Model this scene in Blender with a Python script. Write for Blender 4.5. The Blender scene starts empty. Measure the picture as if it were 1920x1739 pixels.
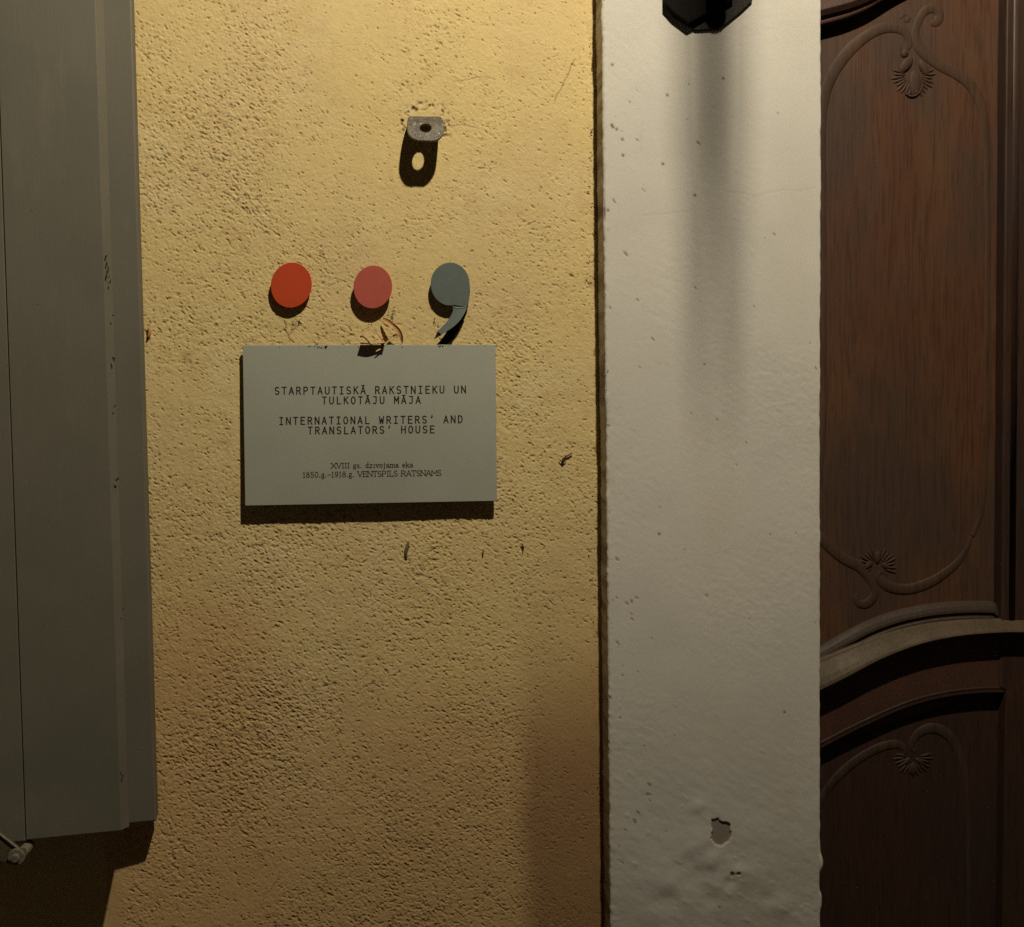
import bpy, math, random
import numpy as np
from mathutils import Vector, Matrix

# ------------------------------------------------------------------ camera, world, light
S = 0.84e-3                      # metres per photograph pixel on the wall plane
F = 1800.0
D = F * S
GROUND = -1.62
sc = bpy.context.scene
COL = sc.collection

def cam_axes(yaw, pitch, roll):
    y, p, r = map(math.radians, (yaw, pitch, roll))
    fw = np.array([math.sin(y) * math.cos(p), math.cos(y) * math.cos(p), -math.sin(p)])
    rt = np.array([math.cos(y), -math.sin(y), 0.0]); up = np.cross(rt, fw)
    rt2 = math.cos(r) * rt + math.sin(r) * up
    return rt2, np.cross(rt2, fw), fw
RT, UP, FW = cam_axes(5.5, 2.5, -0.75)
camd = bpy.data.cameras.new('camera'); cam = bpy.data.objects.new('camera', camd); COL.objects.link(cam)
cam.matrix_world = Matrix(((RT[0], UP[0], -FW[0], 0), (RT[1], UP[1], -FW[1], -D), (RT[2], UP[2], -FW[2], 0), (0, 0, 0, 1)))
camd.sensor_fit = 'HORIZONTAL'; camd.sensor_width = 36.0; camd.lens = F / 1920 * 36.0
camd.clip_start = 0.02; camd.clip_end = 100
sc.camera = cam

world = bpy.data.worlds.new('World'); sc.world = world; world.use_nodes = True
wn = world.node_tree; bg = wn.nodes['Background']
bg.inputs['Color'].default_value = (1.0, 0.62, 0.42, 1); bg.inputs['Strength'].default_value = 0.015

LAMP = (1270.0, -1300.0, 1300.0)                 # wall pixels right, down, and out from the wall
FX, FY = 785.5, 793.2
def W(x, y, out=0.0):                           # wall pixel units (right, down, out) -> world
    return Vector(((x - FX) * S, -out * S, (FY - y) * S))
ld = bpy.data.lights.new('lamp_light', 'POINT'); ld.energy = 156; ld.color = (1.0, 0.88, 0.65); ld.shadow_soft_size = 0.026
lamp_light = bpy.data.objects.new('lamp_light', ld); COL.objects.link(lamp_light)
lamp_light.location = W(*LAMP)

sc.view_settings.view_transform = 'Standard'
try: sc.view_settings.look = 'None'
except Exception: pass
sc.view_settings.exposure = 0.0; sc.view_settings.gamma = 1.0
sc.view_settings.use_curve_mapping = False
sc.render.engine = 'CYCLES'
sc.cycles.use_denoising = False
sc.cycles.max_bounces = 6; sc.cycles.sample_clamp_indirect = 1.0; sc.cycles.caustics_reflective = False; sc.cycles.caustics_refractive = False
sc.cycles.filter_width = 1.5 if hasattr(sc.cycles, 'filter_width') else 1.5

# ------------------------------------------------------------------ helpers
def U(x, y, Y=0.0):                             # photograph pixel -> point on the plane Y = const
    d = FW * F + RT * (x - 960.0) + UP * (869.5 - y)
    t = (Y + D) / d[1]
    return Vector((d[0] * t, -D + d[1] * t, d[2] * t))
def UPl(x, y, P0, N):                           # same, onto any plane
    d = Vector(FW * F + RT * (x - 960.0) + UP * (869.5 - y)); C = Vector((0, -D, 0))
    t = (P0 - C).dot(N) / d.dot(N)
    return C + d * t
rng = np.random.default_rng(7)
R = random.Random(5)

def tag(o, label=None, cat=None, group=None, kind=None):
    if label: o['label'] = label
    if cat: o['category'] = cat
    if group: o['group'] = group
    if kind: o['kind'] = kind
    return o
def empty(name, loc, label, cat, group=None):
    o = bpy.data.objects.new(name, None); COL.objects.link(o); o.location = loc
    o.empty_display_size = 0.02
    return tag(o, label, cat, group)
def mk(name, verts, faces, mat, parent=None, smooth=False, bevel=0.0, seg=2):
    me = bpy.data.meshes.new(name)
    off = parent_loc(parent)
    me.from_pydata([tuple(Vector(v) - off) for v in verts], [], faces); me.validate(); me.update()
    if mat: me.materials.append(mat)
    o = bpy.data.objects.new(name, me); COL.objects.link(o)
    if parent: o.parent = parent
    if smooth:
        me.polygons.foreach_set('use_smooth', [True] * len(me.polygons))
    if bevel > 0:
        m = o.modifiers.new('bevel', 'BEVEL'); m.width = bevel; m.segments = seg; m.limit_method = 'ANGLE'; m.angle_limit = math.radians(40)
        m.harden_normals = False
    return o
def parent_loc(p):
    v = Vector((0, 0, 0))
    while p is not None:
        v += p.location; p = p.parent
    return v

class MB:
    def __init__(s): s.v = []; s.f = []
    def add(s, v, f):
        n = len(s.v); s.v += [tuple(a) for a in v]; s.f += [tuple(i + n for i in q) for q in f]
        return s
    def build(s, name, mat, parent=None, **k): return mk(name, s.v, s.f, mat, parent, **k)

def prism(front, back):
    n = len(front)
    f = [tuple(range(n))[::-1], tuple(range(n, 2 * n))]
    for i in range(n):
        j = (i + 1) % n
        f.append((i, j, n + j, n + i))
    return list(front) + list(back), f
def prism_px(poly, Yf, Yb):
    fr = [U(x, y, Yf) for x, y in poly]
    return prism(fr, [Vector((p.x, Yb, p.z)) for p in fr])
def box(x0, x1, y0, y1, z0, z1):
    v = [(x, y, z) for z in (z0, z1) for y in (y0, y1) for x in (x0, x1)]
    return v, [(0, 2, 3, 1), (4, 5, 7, 6), (0, 1, 5, 4), (2, 6, 7, 3), (0, 4, 6, 2), (1, 3, 7, 5)]
def catmull(pts, n=8):
    pts = [np.array(p, float) for p in pts]; P = [2 * pts[0] - pts[1]] + pts + [2 * pts[-1] - pts[-2]]
    out = []
    for i in range(1, len(P) - 2):
        a, b, c, d = P[i - 1:i + 3]
        for k in range(n):
            t = k / n
            out.append(.5 * ((2 * b) + (c - a) * t + (2 * a - 5 * b + 4 * c - d) * t * t + (3 * b - 3 * c + d - a) * t ** 3))
    out.append(pts[-1]); return out
def tube(pts, rad, n=8, flat=1.0, caps=True):
    """tube through 3D points; rad scalar or list; flat scales it along Y"""
    pts = [Vector(p) for p in pts]; m = len(pts)
    rad = [rad] * m if not hasattr(rad, '__len__') else list(rad)
    v, f = [], []
    ref = Vector((0, -1, 0.013)).normalized()
    for i, p in enumerate(pts):
        t = (pts[min(i + 1, m - 1)] - pts[max(i - 1, 0)]).normalized()
        a = t.cross(ref)
        if a.length < 1e-4: a = t.cross(Vector((1, 0, 0)))
        a.normalize(); b = a.cross(t).normalized()
        for k in range(n):
            w = 2 * math.pi * k / n
            o = a * math.cos(w) * rad[i] + b * math.sin(w) * rad[i]
            o.y *= flat
            v.append(p + o)
    for i in range(m - 1):
        for k in range(n):
            q = (k + 1) % n
            f.append((i * n + k, i * n + q, (i + 1) * n + q, (i + 1) * n + k))
    if caps:
        f.append(tuple(range(n))[::-1]); f.append(tuple((m - 1) * n + k for k in range(n)))
    return v, f
def sweep(path, Y0, prof):
    """path: photo pixels on plane Y0; prof: (n, out) in pixels, n measured downwards across the path"""
    P = [U(x, y, Y0) for x, y in path]; m = len(P); v, f = [], []; k = len(prof)
    for i, p in enumerate(P):
        t = (P[min(i + 1, m - 1)] - P[max(i - 1, 0)]).normalized()
        nrm = Vector((t.z, 0, -t.x))
        for n, o in prof:
            v.append(p + nrm * (n * S) + Vector((0, -o * S, 0)))
    for i in range(m - 1):
        for j in range(k - 1):
            f.append((i * k + j, (i + 1) * k + j, (i + 1) * k + j + 1, i * k + j + 1))
    f.append(tuple(range(k))); f.append(tuple((m - 1) * k + j for j in range(k))[::-1])
    return v, f
def ellipsoid(c, ax, ay, az, ang, nu=12, nv=7):
    """half-buried blob: ax along the turned X, az across it, ay outward"""
    v, f = [], []
    ca, sa = math.cos(ang), math.sin(ang)
    for j in range(nv + 1):
        th = math.pi * j / nv
        for i in range(nu):
            ph = 2 * math.pi * i / nu
            x = ax * math.cos(th); q = math.sin(th)
            z = az * q * math.cos(ph); y = ay * q * math.sin(ph)
            v.append((c[0] + x * ca - z * sa, c[1] + y, c[2] + x * sa + z * ca))
    for j in range(nv):
        for i in range(nu):
            k = (i + 1) % nu
            f.append((j * nu + i, j * nu + k, (j + 1) * nu + k, (j + 1) * nu + i))
    return v, f

# ------------------------------------------------------------------ materials
class M:
    def __init__(s, name, rough=0.8, spec=0.3, metal=0.0):
        s.m = bpy.data.materials.new(name); s.m.use_nodes = True; s.t = s.m.node_tree; s.b = s.t.nodes['Principled BSDF']
        s.b.inputs['Roughness'].default_value = rough; s.b.inputs['Specular IOR Level'].default_value = spec; s.b.inputs['Metallic'].default_value = metal
        s.tc = s.t.nodes.new('ShaderNodeTexCoord')
        g = s.t.nodes.new('ShaderNodeNewGeometry'); s.pos = g.outputs['Position']
    def n(s, typ, **k):
        x = s.t.nodes.new(typ)
        for a, b in k.items(): setattr(x, a, b)
        return x
    def link(s, a, b): s.t.links.new(a, b)
    def map(s, scale=(1, 1, 1), rot=(0, 0, 0)):
        x = s.n('ShaderNodeMapping'); x.inputs['Scale'].default_value = scale; x.inputs['Rotation'].default_value = rot
        s.link(s.pos, x.inputs['Vector']); return x.outputs[0]
    def noise(s, vec, scale, detail=4, rough=.55, dist=0.0):
        x = s.n('ShaderNodeTexNoise'); x.inputs['Scale'].default_value = scale; x.inputs['Detail'].default_value = detail
        x.inputs['Roughness'].default_value = rough; x.inputs['Distortion'].default_value = dist
        s.link(vec, x.inputs['Vector']); return x.outputs['Fac']
    def ramp(s, fac, a, b, lo=0.0, hi=1.0):
        x = s.n('ShaderNodeMapRange'); x.inputs[1].default_value = a; x.inputs[2].default_value = b; x.inputs[3].default_value = lo; x.inputs[4].default_value = hi
        x.interpolation_type = 'SMOOTHSTEP'; s.link(fac, x.inputs[0]); return x.outputs[0]
    def mix(s, fac, a, b, mode='MIX'):
        x = s.n('ShaderNodeMix', data_type='RGBA', blend_type=mode)
        for i, q in ((0, fac), (6, a), (7, b)):
            if isinstance(q, (int, float)): x.inputs[i].default_value = q
            elif isinstance(q, tuple): x.inputs[i].default_value = (*q, 1)
            else: s.link(q, x.inputs[i])
        return x.outputs[2]
    def mul(s, a, b):
        x = s.n('ShaderNodeMath', operation='MULTIPLY')
        for i, q in ((0, a), (1, b)):
            if isinstance(q, (int, float)): x.inputs[i].default_value = q
            else: s.link(q, x.inputs[i])
        return x.outputs[0]
    def attr(s, name):
        x = s.n('ShaderNodeAttribute'); x.attribute_name = name; return x.outputs['Fac']
    def color(s, c):
        if isinstance(c, tuple): s.b.inputs['Base Color'].default_value = (*c, 1)
        else: s.link(c, s.b.inputs['Base Color'])
        return s
    def bump(s, h, dist=0.001, strength=1.0):
        x = s.n('ShaderNodeBump'); x.inputs['Distance'].default_value = dist; x.inputs['Strength'].default_value = strength
        s.link(h, x.inputs['Height']); s.link(x.outputs[0], s.b.inputs['Normal']); return s

def plaster_yellow():
    m = M('yellow_plaster', .92, .15)
    v = m.map()
    a = m.ramp(m.noise(v, 3.2, 3), .38, .66)
    c = m.mix(a, (.76, .60, .285), (.73, .57, .295))
    c = m.mix(m.mul(m.ramp(m.noise(m.map((1, 1, .8)), 9, 5), .52, .70), .55), c, (.78, .645, .37))        # bleached patches
    c = m.mix(m.mul(m.attr('ochre'), .85), c, (.68, .44, .21))                                          # more ochre towards the bottom
    c = m.mix(m.mul(m.attr('shade_patch'), .9), c, (.37, .215, .105))                                          # shade beside the lower pilaster, painted into the wall colour
    c = m.mix(m.mul(m.ramp(m.noise(v, 16, 6, .7), .50, .74), .40), c, (.56, .37, .17))
    c = m.mix(m.mul(m.ramp(m.noise(v, 70, 5, .6), .52, .75), .30), c, (.50, .34, .14))
    c = m.mix(m.mul(m.ramp(m.noise(v, 520, 2, .6), .55, .75), .25), c, (.50, .34, .15))
    c = m.mix(m.mul(m.ramp(m.noise(v, 700, 2, .7), .66, .74), .5), c, (.86, .76, .55))
    c = m.mix(m.mul(m.attr('dirt_shade'), .78), c, (.13, .08, .04))
    m.color(c); m.bump(m.noise(v, 1000, 3, .7), .0009, 1.0); return m.m
def plaster_white():
    m = M('cream_plaster', .85, .2)
    v = m.map()
    c = m.mix(m.ramp(m.noise(v, 6, 4), .35, .7), (.655, .632, .585), (.61, .59, .55))
    c = m.mix(m.mul(m.ramp(m.noise(m.map((1, 1, .35)), 14, 5), .5, .75), .35), c, (.60, .55, .45))
    c = m.mix(m.mul(m.ramp(m.noise(v, 260, 3, .5), .62, .78), .3), c, (.48, .42, .33))
    c = m.mix(m.mul(m.attr('damp'), .55), c, (.47, .45, .38))
    c = m.mix(m.mul(m.attr('dirt_shade'), .95), c, (.17, .12, .09))
    m.color(c); m.bump(m.noise(v, 700, 3, .55), .0002, .5); return m.m
def paint_grey():
    m = M('grey_olive_paint', .55, .3)
    v = m.map()
    c = m.mix(m.ramp(m.noise(v, 7, 4), .35, .7), (.148, .138, .112), (.132, .125, .100))
    c = m.mix(m.mul(m.ramp(m.noise(m.map((60, 60, 3)), 6, 5), .5, .8), .25), c, (.12, .108, .085))
    c = m.mix(m.mul(m.ramp(m.noise(m.map((1, 1, .3)), 24, 6, .7), .56, .74), .35), c, (.19, .175, .135))
    c = m.mix(m.mul(m.ramp(m.noise(v, 190, 3), .70, .78), .8), c, (.07, .055, .04))
    m.color(c); m.bump(m.noise(m.map((160, 160, 7)), 3, 5, .65), .0008, .3); return m.m
def wood(name, c1, c2, c3, rough=.5, sp=.35, zs=.06):
    m = M(name, rough, sp)
    g = m.noise(m.map((1, 1, zs)), 260, 4, .6, .3)
    g2 = m.noise(m.map((1, 1, .3)), 8, 6, .7, .8)
    g3 = m.noise(m.map((1, 1, .45)), 7, 4, .6)
    c = m.mix(m.ramp(g2, .35, .68), c1, c2)
    c = m.mix(m.mul(m.ramp(g3, .42, .62), .85), c, c3)
    c = m.mix(m.mul(m.ramp(g, .42, .70), .55), c, tuple(q * .4 for q in c1))
    c = m.mix(m.mul(m.ramp(m.noise(m.map((1, 1, 1)), 30, 5, .7), .55, .8), .35), c, tuple(q * .5 for q in c2))
    m.color(c); m.bump(g, .0008, .45)
    m.link(m.ramp(g3, .3, .7, rough - .1, rough + .15), m.b.inputs['Roughness'])
    return m.m
def plain(name, c, rough=.6, spec=.3, metal=0.0, var=.3, scale=60, bump=0.0, bs=300):
    m = M(name, rough, spec, metal); v = m.map()
    m.color(m.mix(m.mul(m.ramp(m.noise(v, scale, 4), .4, .72), 1.0), c, tuple(q * (1 - var) for q in c)))
    if bump: m.bump(m.noise(v, bs, 4), bump, 1.0)
    return m.m

MY = plaster_yellow(); MW = plaster_white(); MG = paint_grey()
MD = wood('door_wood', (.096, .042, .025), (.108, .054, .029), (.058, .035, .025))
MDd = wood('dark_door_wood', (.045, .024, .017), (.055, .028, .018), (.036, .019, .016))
MDr = wood('worn_rail_wood', (.088, .062, .038), (.105, .076, .047), (.070, .050, .031), .6, .3, .25)
MDred = wood('red_rail_wood', (.075, .034, .024), (.085, .04, .026), (.06, .028, .022), .45, .4, 1.0)
M_iron = plain('dark_iron', (.018, .014, .012), .6, .3, 0, .4, 90, .0006)
M_bolt = plain('painted_iron', (.20, .17, .125), .5, .4, 0, .4, 200, .0004)
M_red = plain('red_enamel', (.52, .062, .018), .5, .3, 0, .06, 60)
M_red2 = plain('faded_red_enamel', (.46, .098, .072), .5, .3, 0, .08, 60)
M_teal = plain('slate_enamel', (.125, .155, .150), .5, .3, 0, .10, 80)
M_foam = plain('dark_backing', (.045, .028, .018), .95, .05, 0, .5, 500, .0015, 500)
M_crease = plain('crease_highlight', (.42, .40, .34), .4, .5, 0, .2, 100)
M_ink = plain('black_ink', (.014, .010, .008), .6, .2, 0, .1, 60)
M_ink2 = plain('worn_black_ink', (.040, .032, .022), .7, .2, 0, .6, 900)
M_leaf = plain('dry_leaf', (.60, .32, .13), .6, .3, 0, .45, 500, .0004)
M_leafp = plain('pale_dry_leaf', (.70, .48, .26), .6, .3, 0, .4, 500, .0004)
M_husk = plain('brown_husk', (.10, .05, .03), .7, .2, 0, .4, 500)
M_huskg = plain('grey_husk', (.20, .14, .09), .7, .2, 0, .5, 700)
M_dirt = plain('dark_debris', (.045, .028, .018), .9, .1, 0, .4, 500)
M_pave = plain('paving_stone', (.14, .13, .12), .85, .2, 0, .35, 6, .002, 90)
def plaque_mat():
    m = M('grey_plaque_enamel', .52, .45, .5); v = m.map()
    c = m.mix(m.ramp(m.noise(v, 5, 3), .35, .7), (.51, .53, .465), (.465, .485, .42))
    c = m.mix(m.mul(m.ramp(m.noise(v, 420, 2), .72, .78), .5), c, (.55, .52, .42))
    c = m.mix(m.mul(m.ramp(m.noise(m.map((1, 1, .2)), 60, 4), .55, .8), .25), c, (.40, .41, .35))
    m.color(c); m.bump(m.noise(v, 160, 3), .0002, .3); return m.m
M_plq = plaque_mat()
def tab_mat():
    m = M('weathered_zinc', .5, .4, .35); v = m.map()
    c = m.mix(m.ramp(m.noise(v, 130, 5, .7), .40, .62), (.085, .078, .066), (.14, .13, .11))
    c = m.mix(m.mul(m.ramp(m.noise(v, 210, 4, .7), .60, .66), 1.0), c, (.46, .43, .36))
    m.color(c); m.bump(m.noise(v, 330, 4, .7), .0010, 1.0); return m.m
M_tab = tab_mat()

# ------------------------------------------------------------------ noise fields
def filt(shape, sl, ss=None, ang=0.0, seed=0):
    """unit-variance gaussian noise; sl/ss = sigma (in cells) along/across the direction ang"""
    ss = sl if ss is None else ss
    g = np.random.default_rng(seed).standard_normal(shape)
    ky = np.fft.fftfreq(shape[0])[:, None]; kx = np.fft.rfftfreq(shape[1])[None, :]
    u = kx * math.cos(ang) + ky * math.sin(ang); w = -kx * math.sin(ang) + ky * math.cos(ang)
    H = np.exp(-2 * np.pi ** 2 * (u * u * sl * sl + w * w * ss * ss))
    r = np.fft.irfft2(np.fft.rfft2(g) * H, s=shape)
    return r / r.std()
def sst(x, a, b):
    t = np.clip((x - a) / (b - a), 0, 1); return t * t * (3 - 2 * t)
def grid_mesh(name, P, mat, attrs=None, parent=None):
    nz, nx, _ = P.shape
    me = bpy.data.meshes.new(name)
    me.vertices.add(nz * nx); me.vertices.foreach_set('co', P.reshape(-1).astype(np.float32))
    i = np.arange(nz * nx).reshape(nz, nx)
    q = np.stack([i[:-1, :-1], i[1:, :-1], i[1:, 1:], i[:-1, 1:]], -1).reshape(-1)
    nf = (nz - 1) * (nx - 1)
    me.loops.add(nf * 4); me.loops.foreach_set('vertex_index', q.astype(np.int32))
    me.polygons.add(nf); me.polygons.foreach_set('loop_start', np.arange(0, nf * 4, 4, dtype=np.int32))
    me.polygons.foreach_set('loop_total', np.full(nf, 4, np.int32))
    me.polygons.foreach_set('use_smooth', np.ones(nf, bool))
    me.update(calc_edges=True); me.materials.append(mat)
    for k, a in (attrs or {}).items():
        at = me.attributes.new(k, 'FLOAT', 'POINT'); at.data.foreach_set('value', a.reshape(-1).astype(np.float32))
    o = bpy.data.objects.new(name, me); COL.objects.link(o)
    if parent: o.parent = parent
    return o
def wl(x, y, Y=0.0):                            # photo pixel -> wall pixel units
    p = U(x, y, Y); return p.x / S + FX, FY - p.z / S

# ------------------------------------------------------------------ pavement
o = MB().add(*box(-5, 5, -6, 0.3, GROUND - .2, GROUND)).build('pavement', M_pave); tag(o, kind='structure')

# ------------------------------------------------------------------ the yellow wall
def build_wall():
    st = 1.3
    xd = np.arange(200, 1136, st); yd = np.arange(-60, 1830, st)
    xs = np.concatenate([np.linspace(-3200, 190, 24), xd])
    ys = np.concatenate([np.linspace(-2600, -70, 16), yd, np.linspace(1840, 2740, 8)])
    x0, y0 = 24, 16; shp = (len(yd), len(xd))
    X, Y = np.meshgrid(xd, yd)
    ang = math.radians(36)
    dens = .55 * filt(shp, 55, seed=1) + .35 * filt(shp, 20, seed=2)
    dens += -.6 * sst(X, 1000, 1060) + .35 * sst(Y, 900, 1150) * (1 - sst(X, 560, 900)) - .9 * np.exp(-((X - 640) / 160) ** 2 - ((Y - 520) / 110) ** 2) - .5 * sst(-Y, -260, -60)
    n1 = .8 * filt(shp, 1.55, .85, ang, 3) + .6 * filt(shp, .95, seed=4)
    n2 = filt(shp, 1.4, .9, ang, 5)
    n3 = filt(shp, 2.8, 1.2, ang, 14)
    pit = sst(n1 + .42 * dens, 1.25, 2.0)
    n4 = filt(shp, 1.25, .8, math.radians(20), 19); pit = np.maximum(pit, .8 * sst(n4 + .38 * dens, 1.7, 2.4))
    grain2 = sst(filt(shp, 1.0, seed=20) + .3 * dens, 1.9, 2.8)
    pit3 = sst(n3 + .5 * dens, 2.0, 2.9)
    grain = sst(n2 + .35 * dens, 1.5, 2.15)
    h = .12 * filt(shp, 1.05, seed=6) * (1 + .4 * dens) + .05 * filt(shp, 2.4, 1.4, ang, 7) + .10 * filt(shp, 8, seed=8) + .25 * filt(shp, 28, seed=9) + .6 * filt(shp, 80, seed=10)
    h += .42 * grain2 + .45 * grain - 1.15 * pit - .4 * pit3
    dirt_shade = .46 * pit + .35 * pit3
    specks = sst(filt(shp, 1.15, seed=11), 3.25, 3.8); dirt_shade += specks; h -= .4 * specks
    # cracks
    def crack(pts, w, depth):
        nonlocal h, dirt_shade
        pts = [wl(*p) for p in pts]
        d = np.full(shp, 1e3)
        for (ax, ay), (bx, by) in zip(pts[:-1], pts[1:]):
            i0 = max(0, int((min(ax, bx) - 12 - xd[0]) / st)); i1 = int((max(ax, bx) + 12 - xd[0]) / st) + 1
            j0 = max(0, int((min(ay, by) - 12 - yd[0]) / st)); j1 = int((max(ay, by) + 12 - yd[0]) / st) + 1
            xx = X[j0:j1, i0:i1]; yy = Y[j0:j1, i0:i1]
            L = max(1e-6, (bx - ax) ** 2 + (by - ay) ** 2)
            t = np.clip(((xx - ax) * (bx - ax) + (yy - ay) * (by - ay)) / L, 0, 1)
            dd = np.hypot(xx - ax - t * (bx - ax), yy - ay - t * (by - ay))
            d[j0:j1, i0:i1] = np.minimum(d[j0:j1, i0:i1], dd)
        k = 1 - sst(d, w * .3, w * 1.3); h -= depth * k; dirt_shade += k * .8
    crack([(533, 603), (536, 612), (534, 620), (540, 628), (541, 634), (550, 643)], 1.6, .8)
    crack([(541, 630), (547, 624), (546, 621)], 1.0, .5)
    crack([(548, 605), (551, 613), (556, 618)], 1.2, .4)
    crack([(1078, 112), (1070, 125), (1066, 140), (1058, 152), (1052, 168), (1044, 178), (1040, 190)], 1.2, .45)
    crack([(842, 236), (855, 236), (862, 233), (875, 236), (890, 239)], .9, .4)
    crack([(866, 222), (872, 234)], .9, .4)
    for k in range(6):
        px, py = R.uniform(300, 1080), R.uniform(60, 1700); a_ = R.choice([.1, .5, 1.2, -.3, 2.0]); q = [(px, py)]
        for _ in range(R.randint(4, 10)):
            a_ += R.uniform(-.6, .6); px += math.cos(a_) * 9; py += math.sin(a_) * 9; q.append((px, py))
        crack(q, .7, .22)
    # broken rim around the metal tab
    cx, cy = wl(797, 232); rr = np.hypot(X - cx, (Y - cy) * 1.25)
    ring = np.exp(-((rr - 40) / 11) ** 2) * np.clip(filt(shp, 1.5, seed=12) * 1.1 - .1, 0, 2)
    h -= 1.2 * ring; dirt_shade += .75 * ring * (Y < cy + 30)
    # edge of the wall against the pilaster: worn, uneven
    ex = sst(X, 1100, 1114); h += ex * (.25 * filt(shp, 2.0, 9, 0, 13) - .05)
    ed = np.minimum.reduce([X - xd[0], Y - yd[0], yd[-1] - Y]); fade = sst(ed, 0, 50)
    h *= fade
    shade_patch = sst(X - 4 * filt(shp, 30, seed=16), 940, 1005) * sst(Y + 30 * filt(shp, 45, seed=18), 1050, 1560)
    h *= 1 - .45 * shade_patch; dirt_shade *= 1 - .4 * shade_patch
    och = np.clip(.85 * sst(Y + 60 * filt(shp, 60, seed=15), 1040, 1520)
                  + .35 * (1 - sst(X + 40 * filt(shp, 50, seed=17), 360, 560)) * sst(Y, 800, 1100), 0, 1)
    H = np.zeros((len(ys), len(xs))); Dt = H.copy(); Oc = H.copy()
    H[y0:y0 + shp[0], x0:] = h; Dt[y0:y0 + shp[0], x0:] = np.clip(dirt_shade, 0, 1); Oc[y0:y0 + shp[0], x0:] = och; Pa = H * 0; Pa[y0:y0 + shp[0], x0:] = shade_patch; Pa[y0 + shp[0]:, -90:] = 1
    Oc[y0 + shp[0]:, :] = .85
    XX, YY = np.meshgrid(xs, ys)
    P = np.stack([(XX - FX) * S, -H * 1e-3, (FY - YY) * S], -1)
    o = grid_mesh('plaster_wall', P, MY, {'dirt_shade': Dt, 'ochre': Oc, 'shade_patch': Pa})
    tag(o, 'rough yellow ochre plaster wall between grey shutter and cream pilaster', 'wall')
build_wall()

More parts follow.
